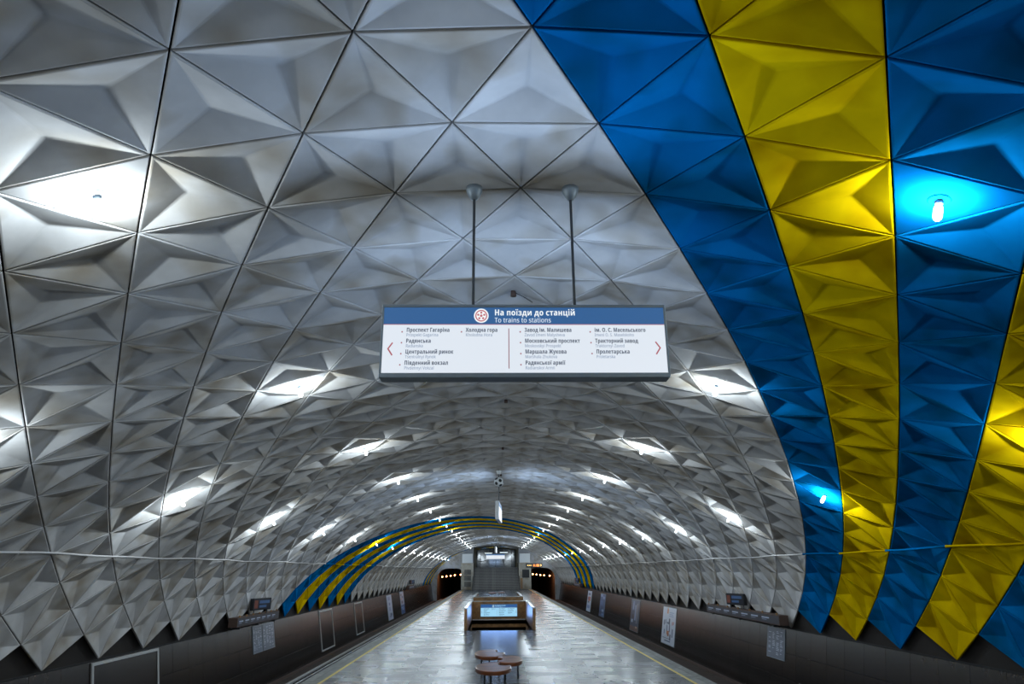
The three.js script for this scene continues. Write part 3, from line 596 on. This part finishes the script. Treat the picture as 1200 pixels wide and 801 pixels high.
function lineDisplay(s, za, zb, far) {
  const side = s < 0 ? 'left' : 'right', W = zb - za, x = s * 8.73;
  const t = thing('line_display', (far ? 'far ' : 'near ') + 'brown line display box along the ' + side + ' wall top', 'sign', 'line displays on the track walls', [x, 1.04, -(za + zb) / 2]);
  t.rotation.y = -s * Math.PI / 2;
  part('box', rbox(W, 0.3, 0.3, 0.01, 0, 0, -0.1), M.rail, t);
  part('strip_print', new THREE.PlaneGeometry(W - 0.06, 0.24).translate(0, 0, 0.0515), M.strip, t);
  for (let k = 0; k < 7; k++) part('marker_lug', rbox(0.05, 0.06, 0.05, 0.008, (k / 6 - 0.5) * (W - 0.5), 0.18, 0.02), M.brownStone, t);
  for (const q of [-0.42, 0, 0.42]) part('bracket', rbox(0.04, 0.08, 0.16, 0.006, q * W, -0.19, -0.05), M.metalDark, t);
  const zn = far ? (za + zb) / 2 : (s < 0 ? 26.95 : 27.1);
  const n = thing('name_board', (far ? 'far ' : 'near ') + 'station name board standing on the ' + side + ' line display', 'sign', 'name boards on the line displays', [s * 8.66, 1.52, -zn]);
  n.rotation.y = -s * Math.PI / 2 + s * 0.28;
  part('board_box', rbox(1.1, 0.4, 0.14, 0.015, 0, 0, -0.06), M.black, n);
  part('name_print', new THREE.PlaneGeometry(1.04, 0.34).translate(0, 0, 0.0115), M.nameFace, n);
  for (const q of [-0.4, 0.4]) part('foot', cyl(0.02, 0.02, 0.12, q, -0.265, -0.06, 8), M.metalDark, n);
}
lineDisplay(-1, 24.6, 29.2); lineDisplay(1, 23.1, 30.9); lineDisplay(-1, 73, 77.6, true); lineDisplay(1, 76.5, 81.5, true);

// ---------------------------------------------------------------- benches
function benchShape(r, biteAngle) {
  const s = new THREE.Shape(), N = 160, br = r * 0.42, bx = Math.cos(biteAngle) * r * 0.9, by = Math.sin(biteAngle) * r * 0.9, pts = [];
  for (let k = 0; k < N; k++) { const a = biteAngle + k / N * Math.PI * 2; pts.push([Math.cos(a) * r, Math.sin(a) * r]); }
  const out = []; for (const [x, y] of pts) { const d = Math.hypot(x - bx, y - by); if (d < br) { const l = br / Math.max(d, 1e-4); const cx = Math.cos(biteAngle), cy = Math.sin(biteAngle); const tx = -cy, ty = cx, u = (x - bx) * tx + (y - by) * ty; const dd = Math.sqrt(Math.max(0, br * br - u * u)); out.push([bx + tx * u - cx * dd, by + ty * u - cy * dd]); } else out.push([x, y]); }
  out.forEach(([x, y], k) => k ? s.lineTo(x, y) : s.moveTo(x, y)); return s;
}
function bench(label, x, z, r, bite, long = 2) {
  const t = thing('round_bench', label, 'bench', 'round wooden benches on the platform', [x, 0, z]);
  const g = new THREE.ExtrudeGeometry(benchShape(r, bite), { depth: 0.06, bevelEnabled: true, bevelThickness: 0.018, bevelSize: 0.018, bevelSegments: 3, curveSegments: 12 }); g.rotateX(-Math.PI / 2); g.scale(1, 1, long); g.translate(0, 0.37, 0); meterUV(g);
  part('seat', g, M.wood, t);
  for (let k = 0; k < 3; k++) { const a = bite + Math.PI / 3 + k * 2.094; part('leg', cyl(0.022, 0.022, 0.36, Math.cos(a) * r * 0.68, 0.18, -Math.sin(a) * r * 0.68 * long, 12), M.black, t); }
  part('under_frame', new THREE.TorusGeometry(r * 0.6, 0.012, 8, 24).rotateX(Math.PI / 2).scale(1, 1, long).translate(0, 0.34, 0), M.black, t);
}
bench('nearest round wooden bench with bite on its right, at the picture bottom', -0.28, -17.98, 0.41, 0.75);
bench('middle round wooden bench of the near three, standing to the right', 0.13, -19.42, 0.32, 3.1, 2.3);
bench('rearmost round wooden bench of the near three, standing to the left', -0.38, -20.85, 0.40, 0.6, 2.2);
bench('distant round wooden bench before the far stairs, leftmost', -0.45, -75.2, 0.42, 0.7); bench('distant round wooden bench before the far stairs, rightmost', 0.45, -76.6, 0.42, 2.6);

// ---------------------------------------------------------------- clock display by the right portal
{
  const t = thing('clock_display', 'orange digit clock display over the right tunnel portal', 'clock', null, [5.4, 3.22, Z_END + 0.64]);
  part('case', rbox(2.3, 0.56, 0.16, 0.015), M.black, t); for (const q of [-0.7, 0.7]) part('bracket', rbox(0.05, 0.05, 0.6, 0.01, q + 0.5, 0.2, -0.36), M.metalDark, t);
  const tx = canvasTexture(512, 128, (g, W, H2) => { g.fillStyle = '#060302'; g.fillRect(0, 0, W, H2); g.fillStyle = '#e0b860'; for (let k = 0; k < 3; k++) g.fillRect(W * (0.06 + k * 0.1), H2 * 0.42, W * 0.06, H2 * 0.2); g.fillStyle = '#ff8a1c'; g.font = 'bold 104px monospace'; g.textBaseline = 'middle'; g.save(); g.translate(W * 0.44, H2 * 0.54); g.scale(0.82, 1); g.fillText('0:88', 0, 0); g.restore(); g.fillStyle = '#ffc060'; g.font = 'bold 90px monospace'; g.fillText('3', W * 0.88, H2 * 0.52); });
  part('screen', new THREE.PlaneGeometry(2.2, 0.48).translate(0, 0, 0.082), lit(tx, 4), t);
  const l = new THREE.RectAreaLight(lin(1, 0.5, 0.12), 1.2, 1.2, 0.4); l.position.set(0.4, 0, 0.09); l.rotation.y = Math.PI; l.name = 'screen_light'; t.add(l);
}
// fluorescent ceiling lights of the far hall
for (const [x, z] of [[1.2, -112], [-1.2, -116]]) {
  const t = thing('hall_light', 'white fluorescent light in the far hall, ' + (x > 0 ? 'nearer right one' : 'deeper left one'), 'lamp', 'fluorescent lights of the far hall', [x, 5.2, z]);
  part('case', rbox(1.3, 0.1, 0.4, 0.02, 0, 0.05, 0), M.whitePlastic, t); part('stem', cyl(0.015, 0.015, 0.75, 0, 0.45, 0, 8), M.metalDark, t);
  const addedUplight = new THREE.RectAreaLight(lin(0.75, 0.92, 1), 11, 1.2, 0.34); addedUplight.position.set(0, 0.12, 0); addedUplight.rotation.x = Math.PI / 2; addedUplight.name = 'added_hall_uplight'; t.add(addedUplight);  // added upward light with no tube of its own, brightens the vault over the hall
  part('lamp_diffuser', rbox(1.2, 0.04, 0.34, 0.015, 0, -0.02, 0), new THREE.MeshStandardMaterial({ color: lin(0.8, 0.85, 0.9), emissive: lin(0.8, 0.95, 1), emissiveIntensity: 2.5 }), t);
  const l = new THREE.RectAreaLight(lin(0.75, 0.92, 1), 6, 1.2, 0.34); l.position.set(0, -0.05, 0); l.rotation.x = -Math.PI / 2; l.name = 'hall_light_source'; t.add(l);
}
scene.traverse(o => { if (o.isMesh) { o.castShadow = true; o.receiveShadow = true; } });
renderer.render(scene, camera);
